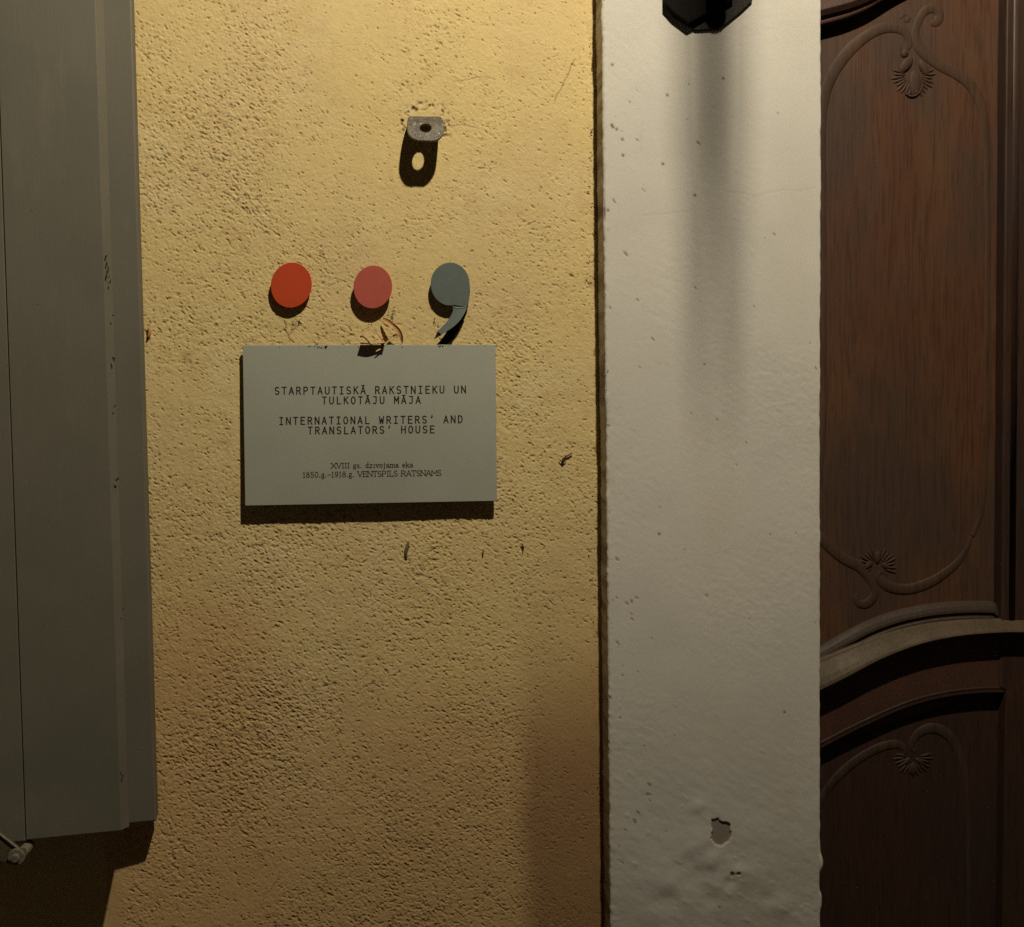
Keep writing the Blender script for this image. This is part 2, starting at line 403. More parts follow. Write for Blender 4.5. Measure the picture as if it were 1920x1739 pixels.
# ------------------------------------------------------------------ the cream pilaster
PO = 62.0                                        # how far it stands out, in wall pixels
def build_pilaster():
    st = 2.0
    xL = wl(1127.5, 0, -PO * S)[0]; xL = .5 * (xL + wl(1145, 1700, -PO * S)[0])
    xR = .5 * (wl(1541, 0, -PO * S)[0] + wl(1537, 1500, -PO * S)[0])
    r = 5.0
    # cross-section: (x, out, nx, nout)
    sec = [(xL, -6, -1, 0)] + [(xL, q, -1, 0) for q in np.arange(0, PO - r, 5)]
    for a in np.linspace(0, math.pi / 2, 6):
        sec.append((xL + r - r * math.cos(a), PO - r + r * math.sin(a), -math.cos(a), math.sin(a)))
    sec += [(x, PO, 0, 1) for x in np.arange(xL + r + st, xR - 3 - st, st)]
    r2 = 3.0
    for a in np.linspace(math.pi / 2, 0, 5):
        sec.append((xR - r2 + r2 * math.cos(a), PO - r2 + r2 * math.sin(a), math.cos(a), math.sin(a)))
    sec += [(xR, q, 1, 0) for q in np.arange(PO - r2 - 5, -70, -5)]
    sec = np.array(sec)
    yd = np.arange(-60, 1830, st); ys = np.concatenate([np.linspace(-2600, -70, 16), yd, np.linspace(1840, 2740, 8)])
    y0 = 16; shp = (len(yd), len(sec)); X = np.repeat(sec[None, :, 0], len(yd), 0); Y = np.repeat(yd[:, None], len(sec), 1)
    low = sst(Y, 1250, 1560)
    rough = .5 + .5 * low + .35 * np.clip(filt(shp, 35, seed=21), -1, 2)
    h = .055 * filt(shp, 1.0, seed=22) * rough + .05 * filt(shp, 3.0, 1.4, math.radians(35), 23) * rough + .12 * filt(shp, 14, seed=24) + .3 * filt(shp, 60, seed=25)
    left = np.exp(-(X - xL) / 70)
    dens = left * 1.1 + .4 * filt(shp, 30, seed=26) + .35 * low * left
    pit = sst(filt(shp, 1.9, 1.0, math.radians(40), 27) + .55 * dens, 3.0, 3.6); h -= .45 * pit
    bub = sst(filt(shp, 3.2, 1.6, math.radians(40), 28) + .5 * dens, 2.1, 3.0) * (.35 + low); h += .30 * bub
    dirt_shade = .85 * pit * (rng.random(shp) * .4 + .6)
    sp = sst(filt(shp, .95, seed=29), 3.5, 3.9); dirt_shade += sp
    def spot(x, y, rx, d):
        nonlocal h, dirt_shade
        a, b = wl(x, y, -PO * S); k = np.exp(-(((X - a) ** 2 + (Y - b) ** 2) / (rx * rx))); dirt_shade += d * k; h -= .5 * k
    for x, y in [(1356, 148), (1251, 179), (1303, 367), (1147, 235), (1149, 239), (1156, 243), (1167, 262), (1148, 122), (1471, 1336), (1243, 308), (1140, 395), (1236, 1002), (1168, 292)]: spot(x, y, 2.4, 1.3)
    # blistered paint low down
    damp = np.zeros(shp); fb = filt(shp, 6, seed=30)
    for x, y, r_, a in [(1310, 1515, 16, 1.6), (1322, 1590, 55, 1.5), (1270, 1660, 36, 1.9), (1335, 1610, 26, 1.4), (1235, 1650, 30, 1.2), (1300, 1640, 22, -1.3), (1345, 1665, 18, 1.3), (1255, 1690, 22, -1.2),
                        (1330, 1690, 20, -1.0), (1395, 1640, 30, 1.0), (1460, 1700, 28, 1.8), (1440, 1685, 14, -1.2), (1315, 1600, 30, .8), (1410, 1560, 40, .7), (1180, 1560, 22, .5), (1500, 1600, 30, .5), (1365, 1715, 22, 1.2), (1225, 1715, 25, .9),
                        (1342, 1540, 10, -.8), (1372, 1655, 13, -1.6), (1387, 1632, 12, 1.0)]:
        cx, cy = wl(x, y, -PO * S); q = ((X - cx) ** 2 + ((Y - cy) * 1.15) ** 2) / r_ ** 2
        h += .95 * a * np.exp(-q) * (1 + .25 * fb)
    cx, cy = wl(1310, 1640, -PO * S); zone = np.exp(-((X - cx) / 120) ** 2 - ((Y - cy) / 70) ** 2); h += zone * (.75 * np.clip(filt(shp, 11, seed=41), -1.5, 2) + .35 * filt(shp, 5, seed=42)) + low * .10 * filt(shp, 4, 2, math.radians(35), 43)
    cx, cy = wl(1300, 1660, -PO * S); damp = np.exp(-((X - cx) / 190) ** 2 - ((Y - cy) / 120) ** 2) * np.clip(.55 + .5 * filt(shp, 22, seed=31), 0, 1)
    # the flake that has fallen off
    pts = [(1334, 1537), (1342, 1538), (1346, 1533), (1350, 1540), (1357, 1542), (1362, 1541), (1369, 1546), (1369, 1556), (1372, 1566), (1366, 1578), (1352, 1587), (1342, 1584), (1333, 1572), (1336, 1556), (1334, 1546)]
    pw = np.array([wl(a, b, -PO * S) for a, b in pts])
    ins = np.zeros(shp, bool)
    for (ax, ay), (bx, by) in zip(pw, np.roll(pw, -1, 0)):
        c = ((ay > Y) != (by > Y)) & (X < (bx - ax) * (Y - ay) / (by - ay + 1e-9) + ax); ins ^= c
    h = np.where(ins, h * .3 - 2.2, h); chip = ins.astype(float)
    for x, y, w_, hh in [(1373, 1641, 3.5, 5), (1385, 1639, 4, 3)]:
        cx, cy = wl(x, y, -PO * S); k = 1 - sst(np.hypot((X - cx) / w_, (Y - cy) / hh), .8, 1.3); h -= 1.8 * k; dirt_shade += .6 * k
    for pth in ([(1205, 404), (1228, 402), (1250, 401), (1275, 398), (1297, 396)], [(1362, 360), (1390, 362), (1415, 368), (1440, 362), (1468, 356), (1500, 358), (1530, 352)], [(1204, 230), (1202, 260), (1203, 284)]):
        pw_ = [wl(a, b, -PO * S) for a, b in pth]
        for (ax, ay), (bx, by) in zip(pw_[:-1], pw_[1:]):
            L = (bx - ax) ** 2 + (by - ay) ** 2; t = np.clip(((X - ax) * (bx - ax) + (Y - ay) * (by - ay)) / L, 0, 1)
            k = 1 - sst(np.hypot(X - ax - t * (bx - ax), Y - ay - t * (by - ay)), .6, 2.0); dirt_shade += .10 * k; h -= .10 * k
    # scratch near the left edge
    cx, cy = wl(1134, 396, -PO * S); k = np.exp(-((X - cx) / 1.6) ** 2 - ((Y - cy) / 13) ** 2); dirt_shade += k; h -= .4 * k
    # edges: ragged
    corner = np.exp(-((X - xL) / 5) ** 2)
    h += corner * (.25 * filt(shp, 5, seed=32) + .22 * filt(shp, 1.6, seed=33))
    rag = filt((shp[0], 1), 3, seed=34); rag2 = np.clip(filt((shp[0], 1), 6, seed=35), 0, 3) * sst(Y[:, :1], 1600, 1660)
    redge = np.exp(-((X - xR) / 5) ** 2) * (sec[None, :, 2] > .3)
    h += redge * (.25 * rag + 2.6 * rag2)
    flank_shade = (np.abs(sec[:, 2]) > .98)[None, :] & (X < xL + 1)
    dirt_shade += flank_shade * (.42 + .22 * np.clip(filt(shp, 3, 9, math.pi / 2, 36), -1, 2))  # whole left side darkened as painted shade, on top of the dirt
    ed = np.minimum(Y - yd[0], yd[-1] - Y); h *= sst(ed, 0, 50)
    H = np.zeros((len(ys), len(sec))); Dt = H.copy(); Dm = H.copy()
    H[y0:y0 + shp[0]] = h; Dt[y0:y0 + shp[0]] = np.clip(dirt_shade + .80 * chip, 0, 1); Dm[y0:y0 + shp[0]] = np.clip(damp, 0, 1)
    XX = sec[None, :, 0] + H * 1e-3 / S * sec[None, :, 2]; OO = sec[None, :, 1] + H * 1e-3 / S * sec[None, :, 3]
    YY = np.repeat(ys[:, None], len(sec), 1)
    P = np.stack([(XX - FX) * S, -OO * S, (FY - YY) * S], -1)
    o = grid_mesh('pilaster', P, MW, {'dirt_shade': Dt, 'damp': Dm})
    tag(o, 'cream painted plaster pilaster with blistered paint near the bottom', 'pilaster')
    return xL, xR
XL, XR = build_pilaster()

# ------------------------------------------------------------------ the shutter
def build_shutter():
    tn = math.tan(math.radians(7)); A = U(293, 1541, -42 * S)
    N = Vector((math.sin(math.radians(7)), -math.cos(math.radians(7)), 0)).normalized()
    DX = Vector((math.cos(math.radians(7)), math.sin(math.radians(7)), 0))
    T = 68 * S; root = empty('window_shutter', A, 'grey painted wooden window shutter standing open at the left of the yellow wall', 'shutter')
    def B(u0, u1, z0, z1, d0, d1, name, bev=.0012):
        v = []
        for z in (z0, z1):
            for d in (d1, d0):
                for u in (u0, u1): v.append(A + DX * u + N * d + Vector((0, 0, z)))
        f = box(0, 1, 0, 1, 0, 1)[1]
        return mk(name, v, f, MG, root, bevel=bev, seg=2)
    top = 1900 * S
    B(-900 * S, 0, 0, top, -30 * S, 0, 'back_board', .003)
    P1 = UPl(240, 1556, A + N * T, N); u1 = (P1 - A).dot(DX); z1 = P1.z - A.z
    Pj = UPl(48, 1573, A + N * T, N); uj = (Pj - A).dot(DX)
    sec = [(uj + .0008, .0003), (u1 - 10 * S, .0003), (u1, T - 13 * S), (u1 - 11 * S, T), (uj + .0008, T)]
    lo = [A + DX * u + N * d + Vector((0, 0, z1)) for u, d in sec]; v, f = prism(lo, [p + Vector((0, 0, top - z1)) for p in lo])
    mk('front_board', v, f, MG, root, bevel=.0005, seg=1)
    B(uj - 420 * S, uj - .0006, z1 - .002, top, .0003, T - .0004, 'front_board', .0012)
    return A, N, DX, T, u1, z1
SH = build_shutter()

# iron catch below the shutter
def build_catch():
    Yc = -142 * S
    root = empty('shutter_catch', U(28, 1605, Yc), 'small iron shutter catch with round pivot under the grey shutter', 'catch')
    v, f = prism_px([(-70, 1505), (0, 1562), (38, 1592), (47, 1592), (51, 1598), (50, 1604), (44, 1616), (20, 1622), (-10, 1612), (-75, 1600)], Yc, Yc + .004)
    mk('arm', v, f, plain('catch_iron', (.10, .085, .06), .5, .4, 0, .4, 200), root, bevel=.0008)
    MB().add(*tube([U(-60, 1518, Yc - .001), U(0, 1565, Yc - .001), U(36, 1593, Yc - .001), U(44, 1597, Yc - .001)], .0017, 8)).build('rim', M_bolt, root, smooth=True)
    def disc(x, y, r, Y0, Y1, n=24):
        c = U(x, y, Y0); vv = [c + Vector((r * S * math.cos(t), 0, r * S * math.sin(t))) for t in np.linspace(0, 2 * math.pi, n, False)]
        return prism(vv, [p + Vector((0, Y1 - Y0, 0)) for p in vv])
    mk('collar', *disc(42, 1599, 9, Yc - .004, Yc + .022), M_bolt, root, bevel=.001)
    mk('washer', *disc(30, 1608, 14, Yc - .006, Yc - .001), M_bolt, root, bevel=.0012)
    mk('pin', *disc(27, 1611, 7.5, Yc - .011, Yc - .006), M_bolt, root, bevel=.0015)
build_catch()

# ------------------------------------------------------------------ metal tab in the wall
def build_tab():
    # profile: (out, wall-pixel y); plate width follows the rounded outline
    prof = catmull([(-14, 231), (0, 233), (16, 238), (30, 251), (40, 266), (47, 279), (53, 291)], 4)
    L = [0.0]
    for a, b in zip(prof[:-1], prof[1:]): L.append(L[-1] + float(np.hypot(*(b - a))))
    tot = L[-1]
    nU = 28; cx = wl(797.5, 250)[0]; hw = 33.0
    sl = []
    # strip grid with a hole: build as polar sheet around the hole, mapped on to the bent profile
    def bend(u, s):
        s = min(max(s, 0), tot); i = max(k for k in range(len(L)) if L[k] <= s + 1e-9); i = min(i, len(L) - 2)
        t = (s - L[i]) / (L[i + 1] - L[i]); q = prof[i] * (1 - t) + prof[i + 1] * t; d = prof[i + 1] - prof[i]; d = d / np.linalg.norm(d)
        return q, d
    hs = tot * .68; th = 5.0
    ring_n = 40; rows = 7; v = []; f = []
    for side in (0, 1):
        for r in range(rows):
            for k in range(ring_n):
                a = 2 * math.pi * k / ring_n; ca, sa = math.cos(a), math.sin(a)
                # outline: rounded rectangle from s=0 to s=tot
                H_ = (tot - hs) if sa > 0 else hs
                if sa > 0: e = 2.7
                else: e = 2.5
                ro = (abs(ca / hw) ** e + abs(sa / H_) ** e) ** (-1 / e)
                hr = 10.5; t = r / (rows - 1); rr = hr + (ro - hr) * t
                u = rr * ca; s = hs + rr * sa; wob = 0.6 * math.sin(7 * a) * t if sa > 0 else 0
                q, d = bend(u, s + wob)
                nrm = np.array([d[1], -d[0]])          # towards light (out, up)
                off = (th / 2) * (1 if side == 0 else -1)
                v.append(W(cx + u, q[1] + nrm[1] * off, q[0] + nrm[0] * off))
    idx = lambda sd, r, k: sd * rows * ring_n + r * ring_n + k % ring_n
    for r in range(rows - 1):
        for k in range(ring_n):
            f.append((idx(0, r, k), idx(0, r, k + 1), idx(0, r + 1, k + 1), idx(0, r + 1, k)))
            f.append((idx(1, r, k), idx(1, r + 1, k), idx(1, r + 1, k + 1), idx(1, r, k + 1)))
    for k in range(ring_n):
        f.append((idx(0, 0, k), idx(1, 0, k), idx(1, 0, k + 1), idx(0, 0, k + 1)))
        f.append((idx(0, rows - 1, k), idx(0, rows - 1, k + 1), idx(1, rows - 1, k + 1), idx(1, rows - 1, k)))
    o = mk('metal_tab', v, f, M_tab, None, bevel=.0012)
    tag(o, 'bent grey metal tab with a hole sticking out of the yellow plaster', 'bracket')
    # plaster crumbs round it
build_tab()

# ------------------------------------------------------------------ discs and comma
def disc_thing(name, label, mat, cx, cy, rx, ry, ang, out, th=3.0, outline=None):
    Yf = -out * S
    if outline is None:
        n = 72; a = math.radians(ang); outline = []
        for t in np.linspace(0, 2 * math.pi, n, False):
            x, y = rx * math.cos(t), ry * math.sin(t)
            outline.append((cx + x * math.cos(a) - y * math.sin(a), cy + x * math.sin(a) + y * math.cos(a)))
    root = empty(name, U(cx, cy, 0), label, 'sign', 'round metal marks above the plaque' if name == 'metal_disc' else None)
    v, f = prism_px(outline, Yf, Yf + th * S)
    mk('face', v, f, mat, root, bevel=.0005, seg=1)
    inner = [(cx + (x - cx) * .62, cy + (y - cy) * .62) for x, y in outline]
    v, f = prism_px(inner, Yf + th * S + .0001, .002)
    mk('backing', v, f, M_foam, root)
    return root
disc_thing('metal_disc', 'bright orange-red metal disc, leftmost of the marks above the plaque', M_red, 546, 535, 38.2, 42.8, 12, 12)
disc_thing('metal_disc', 'faded brick-red metal disc between the bright red disc and the grey comma', M_red2, 699, 538.5, 36.2, 40.5, 8, 17)
# comma: disc with the creased tail
out = []
for t in np.linspace(math.radians(78), math.radians(352), 56):
    x, y = 36.5 * math.cos(t), 40.5 * math.sin(t); out.append((844 + x, 533 + y))
out += [(881, 535), (881.5, 548), (880, 560), (877, 572), (874.5, 576.5)]
comma = disc_thing('metal_comma', 'slate grey metal comma with its tail bent loose above the plaque', M_teal, 844, 533, 0, 0, 0, 15, outline=out)
Yc = -12 * S
tl = catmull([(848.5, 575, 15.2), (849, 584, 15.5), (843, 596, 16.5), (834, 608, 17.5), (820, 621.5, 18)], 5)
tr = catmull([(876, 577, 15.2), (871, 588, 17), (862, 602, 19), (848, 615, 20), (827, 628, 20)], 5)
v = [U(a[0], a[1], -a[2] * S) for a in tl] + [U(a[0], a[1], -a[2] * S) for a in tr]; n = len(tl)
v += [p + Vector((0, .0011, 0)) for p in v]
f = [(i, i + 1, n + i + 1, n + i) for i in range(n - 1)] + [(2 * n + i, 3 * n + i, 3 * n + i + 1, 2 * n + i + 1) for i in range(n - 1)]
f += [(i, 2 * n + i, 2 * n + i + 1, i + 1) for i in range(n - 1)] + [(n + i, n + i + 1, 3 * n + i + 1, 3 * n + i) for i in range(n - 1)]
f += [(0, n, 3 * n, 2 * n), (n - 1, 3 * n - 1, 4 * n - 1, 2 * n - 1)]
o = mk('tail', v, f, M_teal, comma, bevel=.0003, seg=1); o['label'] = 'creased grey tail bent away from the wall'
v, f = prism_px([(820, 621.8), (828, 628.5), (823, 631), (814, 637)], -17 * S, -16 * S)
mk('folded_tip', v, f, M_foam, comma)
v, f = tube([U(848.5, 574.8, -15.7 * S), U(855, 577.2, -15.9 * S), U(865, 577.6, -15.9 * S), U(875.5, 575.5, -15.7 * S)], .0004, 6)
mk('crease_highlight_tube', v, f, M_crease, comma, smooth=True)  # pale tube paints the highlight along the fold
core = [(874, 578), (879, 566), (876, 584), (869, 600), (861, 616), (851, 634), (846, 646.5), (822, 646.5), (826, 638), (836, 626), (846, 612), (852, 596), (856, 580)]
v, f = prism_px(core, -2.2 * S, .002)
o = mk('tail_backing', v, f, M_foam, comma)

# ------------------------------------------------------------------ plaque
PA = U(457, 800, -17.5 * S)
tv = Vector((0, .0000, 1)) + Vector((0, 8.0 / 301, 0))        # leans back towards the wall at the top
PN = Vector((1, 0, 0)).cross(tv).normalized()
if PN.y > 0: PN = -PN
def PQ(x, y, o=0.0): return UPl(x, y, PA, PN) + PN * o
plaque = empty('plaque', PQ(694, 948), 'grey metal plaque with black lettering on the yellow wall below the discs', 'plaque')
cor = [(455, 647.6), (929, 646.6), (931.8, 939.5), (459.7, 948.6)]
fr = [PQ(*c) for c in cor]; v, f = prism(fr, [p - PN * .0042 for p in fr])
mk('panel', v, f, M_plq, plaque, bevel=.0004, seg=1)
fr = [PQ(*c, -.0043) for c in [(480, 668), (905, 667), (907, 920), (484, 926)]]
v, f = prism(fr, [Vector((p.x, .002, p.z)) for p in fr]); mk('mounting', v, f, M_foam, plaque)

def arc(cx, cy, rx, ry, a0, a1, n=7):
    return [(cx + rx * math.cos(math.radians(a)), cy + ry * math.sin(math.radians(a))) for a in np.linspace(a0, a1, n)]
G = {  # caps: unit cell, x 0..1, y 0..1 (cap height)
 'S': [arc(.5, .74, .42, .26, 35, 270, 9) + arc(.5, .25, .44, .25, 90, -145, 9)[1:]],
 'T': [[(.02, 1), (.98, 1)], [(.5, 1), (.5, 0)]],
 'A': [[(0, 0), (.5, 1), (1, 0)], [(.17, .33), (.83, .33)]],
 'R': [[(.08, 0), (.08, 1), (.5, 1)] + arc(.55, .75, .36, .25, 90, -90, 6) + [(.08, .5)], [(.5, .5), (.98, 0)]],
 'P': [[(.08, 0), (.08, 1), (.5, 1)] + arc(.55, .73, .38, .27, 90, -90, 6) + [(.08, .46)]],
 'U': [[(.06, 1), (.06, .35)] + arc(.5, .33, .44, .33, 180, 360, 8) + [(.94, 1)]],
 'I': [[(.5, 0), (.5, 1)], [(.15, 1), (.85, 1)], [(.15, 0), (.85, 0)]],
 'K': [[(.08, 0), (.08, 1)], [(.95, 1), (.12, .48)], [(.35, .6), (1, 0)]],
 'N': [[(.05, 0), (.05, 1), (.95, 0), (.95, 1)]],
 'E': [[(.95, 1), (.1, 1), (.1, 0), (.95, 0)], [(.1, .53), (.82, .53)]],
 'L': [[(.15, 1), (.15, 0), (.95, 0)]],
 'O': [arc(.5, .5, .46, .5, 0, 360, 15)],
 'J': [[(.2, 1), (.8, 1), (.8, .3)] + arc(.45, .28, .35, .28, 0, -140, 6)],
 'M': [[(.03, 0), (.03, 1), (.5, .35), (.97, 1), (.97, 0)]],
 'W': [[(0, 1), (.22, 0), (.5, .7), (.78, 0), (1, 1)]],
 'D': [[(.06, 0), (.06, 1), (.4, 1)] + arc(.42, .5, .5, .5, 90, -90, 9) + [(.06, 0)]],
 'H': [[(.06, 0), (.06, 1)], [(.94, 0), (.94, 1)], [(.06, .52), (.94, .52)]],
 "'": [[(.62, 1.04), (.58, .88), (.40, .74)], [(.55, 1.04), (.55, .93)]],
 'V': [[(0, 1), (.5, 0), (1, 1)]], 'X': [[(0, 0), (1, 1)], [(0, 1), (1, 0)]],
}
G['Ā'] = G['A'] + [[(.24, 1.17), (.76, 1.17)]]
SER = {'X': [(0, 0), (1, 0), (0, 1), (1, 1)], 'V': [(0, 1), (1, 1)], 'I': [], 'N': [(.05, 0), (.05, 1), (.95, 1)], 'M': [(.03, 0), (.97, 0)], 'R': [(.08, 0), (.98, 0)], 'A': [(0, 0), (1, 0)], 'T': [(.5, 0)], 'P': [(.08, 0)]}
G2 = {
 'g': [arc(.45, .42, .36, .26, 0, 360, 11), arc(.48, -.08, .4, .2, 0, 360, 11), [(.3, .2), (.25, .1)], [(.75, .6), (.95, .66)]],
 's': [arc(.5, .5, .33, .17, 40, 260, 7) + arc(.5, .17, .38, .17, 80, -140, 7)],
 '.': [[(.4, 0), (.4, .1)], [(.5, 0), (.5, .1)]],
 'd': [arc(.42, .33, .36, .33, 0, 360, 11), [(.8, 0), (.8, 1.05), (.62, 1.05)], [(.8, 0), (.98, 0)]],
 'z': [[(.1, .64), (.9, .64), (.1, 0), (.9, 0)]],
 'ı': [[(.5, 0), (.5, .66), (.3, .66)], [(.25, 0), (.75, 0)]],
 'v': [[(.02, .66), (.5, 0), (.98, .66)], [(-.1, .66), (.25, .66)], [(.75, .66), (1.1, .66)]],
 'o': [arc(.5, .33, .44, .33, 0, 360, 12)],
 'j': [[(.3, .66), (.6, .66), (.6, -.1)] + arc(.3, -.1, .3, .18, 0, -130, 5), [(.58, .88), (.58, .96)]],
 'a': [arc(.42, .47, .33, .2, 150, 0, 6) + [(.75, .05), (.95, 0)], arc(.42, .2, .34, .19, 0, 360, 10)],
 'm': [[(0, .66), (.08, .66), (.08, 0)], [(.08, .5)] + arc(.3, .44, .2, .2, 150, 0, 5) + [(.5, 0)], [(.5, .44)] + arc(.72, .44, .2, .2, 150, 0, 5) + [(.93, 0)], [(-.03, 0), (.2, 0)], [(.4, 0), (.6, 0)], [(.82, 0), (1.04, 0)]],
 'e': [[(.1, .35), (.88, .35)] + arc(.5, .35, .4, .31, 0, 180, 8)[1:] + arc(.5, .33, .4, .33, 180, 310, 7)],
 'k': [[(.15, 0), (.15, 1.05), (0, 1.05)], [(.85, .66), (.2, .28)], [(.4, .4), (.9, 0)], [(0, 0), (.3, 0)], [(.75, 0), (1.05, 0)]],
 '1': [[(.25, .85), (.5, 1), (.5, 0)], [(.25, 0), (.75, 0)]],
 '8': [arc(.5, .75, .32, .24, 0, 360, 11), arc(.5, .26, .4, .26, 0, 360, 11)],
 '5': [[(.85, 1), (.25, 1), (.2, .55)] + arc(.48, .32, .4, .31, 130, -150, 9)],
 '0': [arc(.5, .5, .42, .5, 0, 360, 13)],
 '9': [arc(.5, .68, .38, .3, 0, 360, 11), [(.88, .7), (.8, .3), (.5, .02), (.2, .1)]],
 '-': [[(.1, .42), (.9, .42)]],
}
WID = {' ': .45, '.': .32, 'I': .42, 'ı': .42, 'j': .45, '-': .7, 'm': 1.05, 'M': 1.15, 'N': .98, 'V': .95, 'X': .95, 'A': .95, '1': .5, 's': .55, 'e': .6, 'z': .6, 'g': .62, 'a': .62, 'o': .62, 'v': .62, 'd': .68, 'k': .72, 'T': .85, 'R': .95, 'S': .72, 'L': .8, 'E': .8, 'P': .8}
def ribbon(mb, pts, w, fn, k):
    P_ = [np.array(p, float) for p in pts]; run = [P_[0]]
    for i in range(1, len(P_)):
        run.append(P_[i])
        if i < len(P_) - 1:
            a, b = P_[i] - P_[i - 1], P_[i + 1] - P_[i]
            if a.dot(b) < .62 * np.linalg.norm(a) * np.linalg.norm(b):
                ribbon1(mb, run, w, fn, k, i == len(P_) - 1); k += 1; run = [P_[i]]
    ribbon1(mb, run, w, fn, k, True)
def ribbon1(mb, pts, w, fn, k, last):
    """pts in pixel space"""
    pts = [np.array(p, float) for p in pts]
    if len(pts) < 2: return
    if len(pts) < 2: return
    d0 = pts[0] - pts[1]; d1 = pts[-1] - pts[-2]
    pts[0] = pts[0] + d0 / (np.linalg.norm(d0) + 1e-9) * w * .42; pts[-1] = pts[-1] + d1 / (np.linalg.norm(d1) + 1e-9) * w * .42
    L, Rr = [], []
    for i, p in enumerate(pts):
        a = pts[max(i - 1, 0)]; b = pts[min(i + 1, len(pts) - 1)]
        t1 = p - a if i else b - p; t2 = b - p if i < len(pts) - 1 else t1
        t1 = t1 / (np.linalg.norm(t1) + 1e-9); t2 = t2 / (np.linalg.norm(t2) + 1e-9)
        n1 = np.array([-t1[1], t1[0]]); n2 = np.array([-t2[1], t2[0]]); n = n1 + n2
        ln = np.linalg.norm(n); n = n / ln if ln > .2 else n1
        sc_ = min(1.6, 1 / max(.5, n.dot(n1))); n = n * w / 2 * sc_
        L.append(p + n); Rr.append(p - n)
    v = [fn(*q, .00012 + (k % 40) * .000004) for q in L + Rr]; m = len(pts)
    mb.add(v, [(i, i + 1, m + i + 1, m + i) for i in range(m - 1)])
def text_mono(txt, p0, p1, cap, w, name='lettering'):
    """p0: baseline start of first glyph, p1: baseline end of last glyph"""
    mb = MB(); n = len(txt); gw = .60 * cap; tot = p1[0] - p0[0]; pitch = (tot - gw) / (n - 1); k = 0
    for i, ch in enumerate(txt):
        if ch == ' ': continue
        x0 = p0[0] + i * pitch; 
        for st in G[ch]:
            pts = []
            for u, t in st:
                x = x0 + u * gw; yb = p0[1] + (p1[1] - p0[1]) * (x - p0[0]) / tot; pts.append((x, yb - t * cap))
            ribbon(mb, pts, w, PQ, k % 9); k += 1
    return mb.build(name, M_ink, plaque)
def text_serif(txt, p0, p1, cap, w):
    mb = MB(); ws = [WID.get(c, .75) for c in txt]; gap = .16; total = sum(ws) + gap * (len(txt) - 1); sx = (p1[0] - p0[0]) / total; x = p0[0]; k = 0
    for ch, cw in zip(txt, ws):
        g = G2.get(ch) or G.get(ch); gx = x; gw = cw * sx
        if ch != ' ':
            strokes = [list(s) for s in g]
            for (u, t) in SER.get(ch, []): strokes.append([(u - .15, t), (u + .15, t)])
            if ch == 'T': strokes += [[(.02, 1), (.02, .82)], [(.98, 1), (.98, .82)]]
            if ch == 'E': strokes += [[(.95, 1), (.95, .85)], [(.95, 0), (.95, .15)], [(-.05, 0), (.1, 0)], [(-.05, 1), (.1, 1)]]
            if ch == 'L': strokes += [[(.95, 0), (.95, .2)], [(0, 1), (.32, 1)], [(0, 0), (.15, 0)]]
            for st in strokes:
                pts = []
                for u, t in st:
                    xx = gx + u * gw; yb = p0[1] + (p1[1] - p0[1]) * (xx - p0[0]) / (p1[0] - p0[0]); pts.append((xx, yb - t * cap))
                ribbon(mb, pts, w, PQ, k % 9); k += 1
        x += (cw + gap) * sx
    return mb.build('lettering', M_ink2, plaque)
text_mono('STARPTAUTISKĀ RAKSTNIEKU UN', (515.5, 740), (873, 737.3), 13.2, 2.15)
text_mono('TULKOTĀJU MĀJA', (604.3, 757.9), (788, 756.8), 13.0, 2.15)
text_mono("INTERNATIONAL WRITERS' AND", (523.5, 796.4), (867, 793), 13.0, 2.15)
text_mono("TRANSLATORS' HOUSE", (577.8, 814.4), (814.3, 812), 13.0, 2.15)
text_serif('XVIII gs. dzıvojama eka', (621.5, 878.4), (774.5, 876.3), 9.2, 1.5)
text_serif('1850.g.-1918.g. VENTSPILS RATSNAMS', (568, 896), (827.5, 892), 10.0, 1.5)

# ------------------------------------------------------------------ dry leaves, husks, debris
def strap(name, pts, widths, mat, thick=.5, parent=None, curl=2.0):
    """curled strip: pts (px,py,out), half widths in px"""
    c = catmull(pts, 5); w = np.interp(np.linspace(0, 1, len(c)), np.linspace(0, 1, len(widths)), widths)
    v, f = [], []; K = 5
    C3 = [U(a[0], a[1], -a[2] * S) for a in c]
    for i, p in enumerate(C3):
        t = (C3[min(i + 1, len(c) - 1)] - C3[max(i - 1, 0)]).normalized(); s_ = t.cross(Vector((0, -1, 0))).normalized()
        for k in range(K):
            q = (k / (K - 1) - .5) * 2
            v.append(p + s_ * (q * w[i] * S) + Vector((0, -curl * S * q * q * w[i] / max(widths), 0)))
    n = len(v); v += [p + Vector((0, thick * S, 0)) for p in v]
    for i in range(len(c) - 1):
        for k in range(K - 1):
            a = i * K + k; f.append((a, a + 1, a + K + 1, a + K)); f.append((n + a, n + a + K, n + a + K + 1, n + a + 1))
    return mk(name, v, f, mat, parent, smooth=True)
lf = empty('dry_leaf', U(712, 646, -9 * S), 'curled brown dry leaf caught on the top edge of the plaque', 'leaf')
strap('blade', [(717, 598, 8), (726, 603, 14), (736, 611, 18), (746, 620, 18), (752, 631, 15), (754, 643, 9)], [2.2, 4.2, 4.6, 4.4, 3.4, 1.4], M_leaf, parent=lf, curl=2.5)
strap('stalk', [(677, 622, 6), (683, 618, 8), (692, 618, 12), (702, 624, 15), (711, 634, 17), (717, 645, 18), (714, 653, 20), (705, 659, 22)], [.7, .8, .8, 1.4, 2.4, 3.2, 1.8, .9], M_leafp, parent=lf, curl=1)
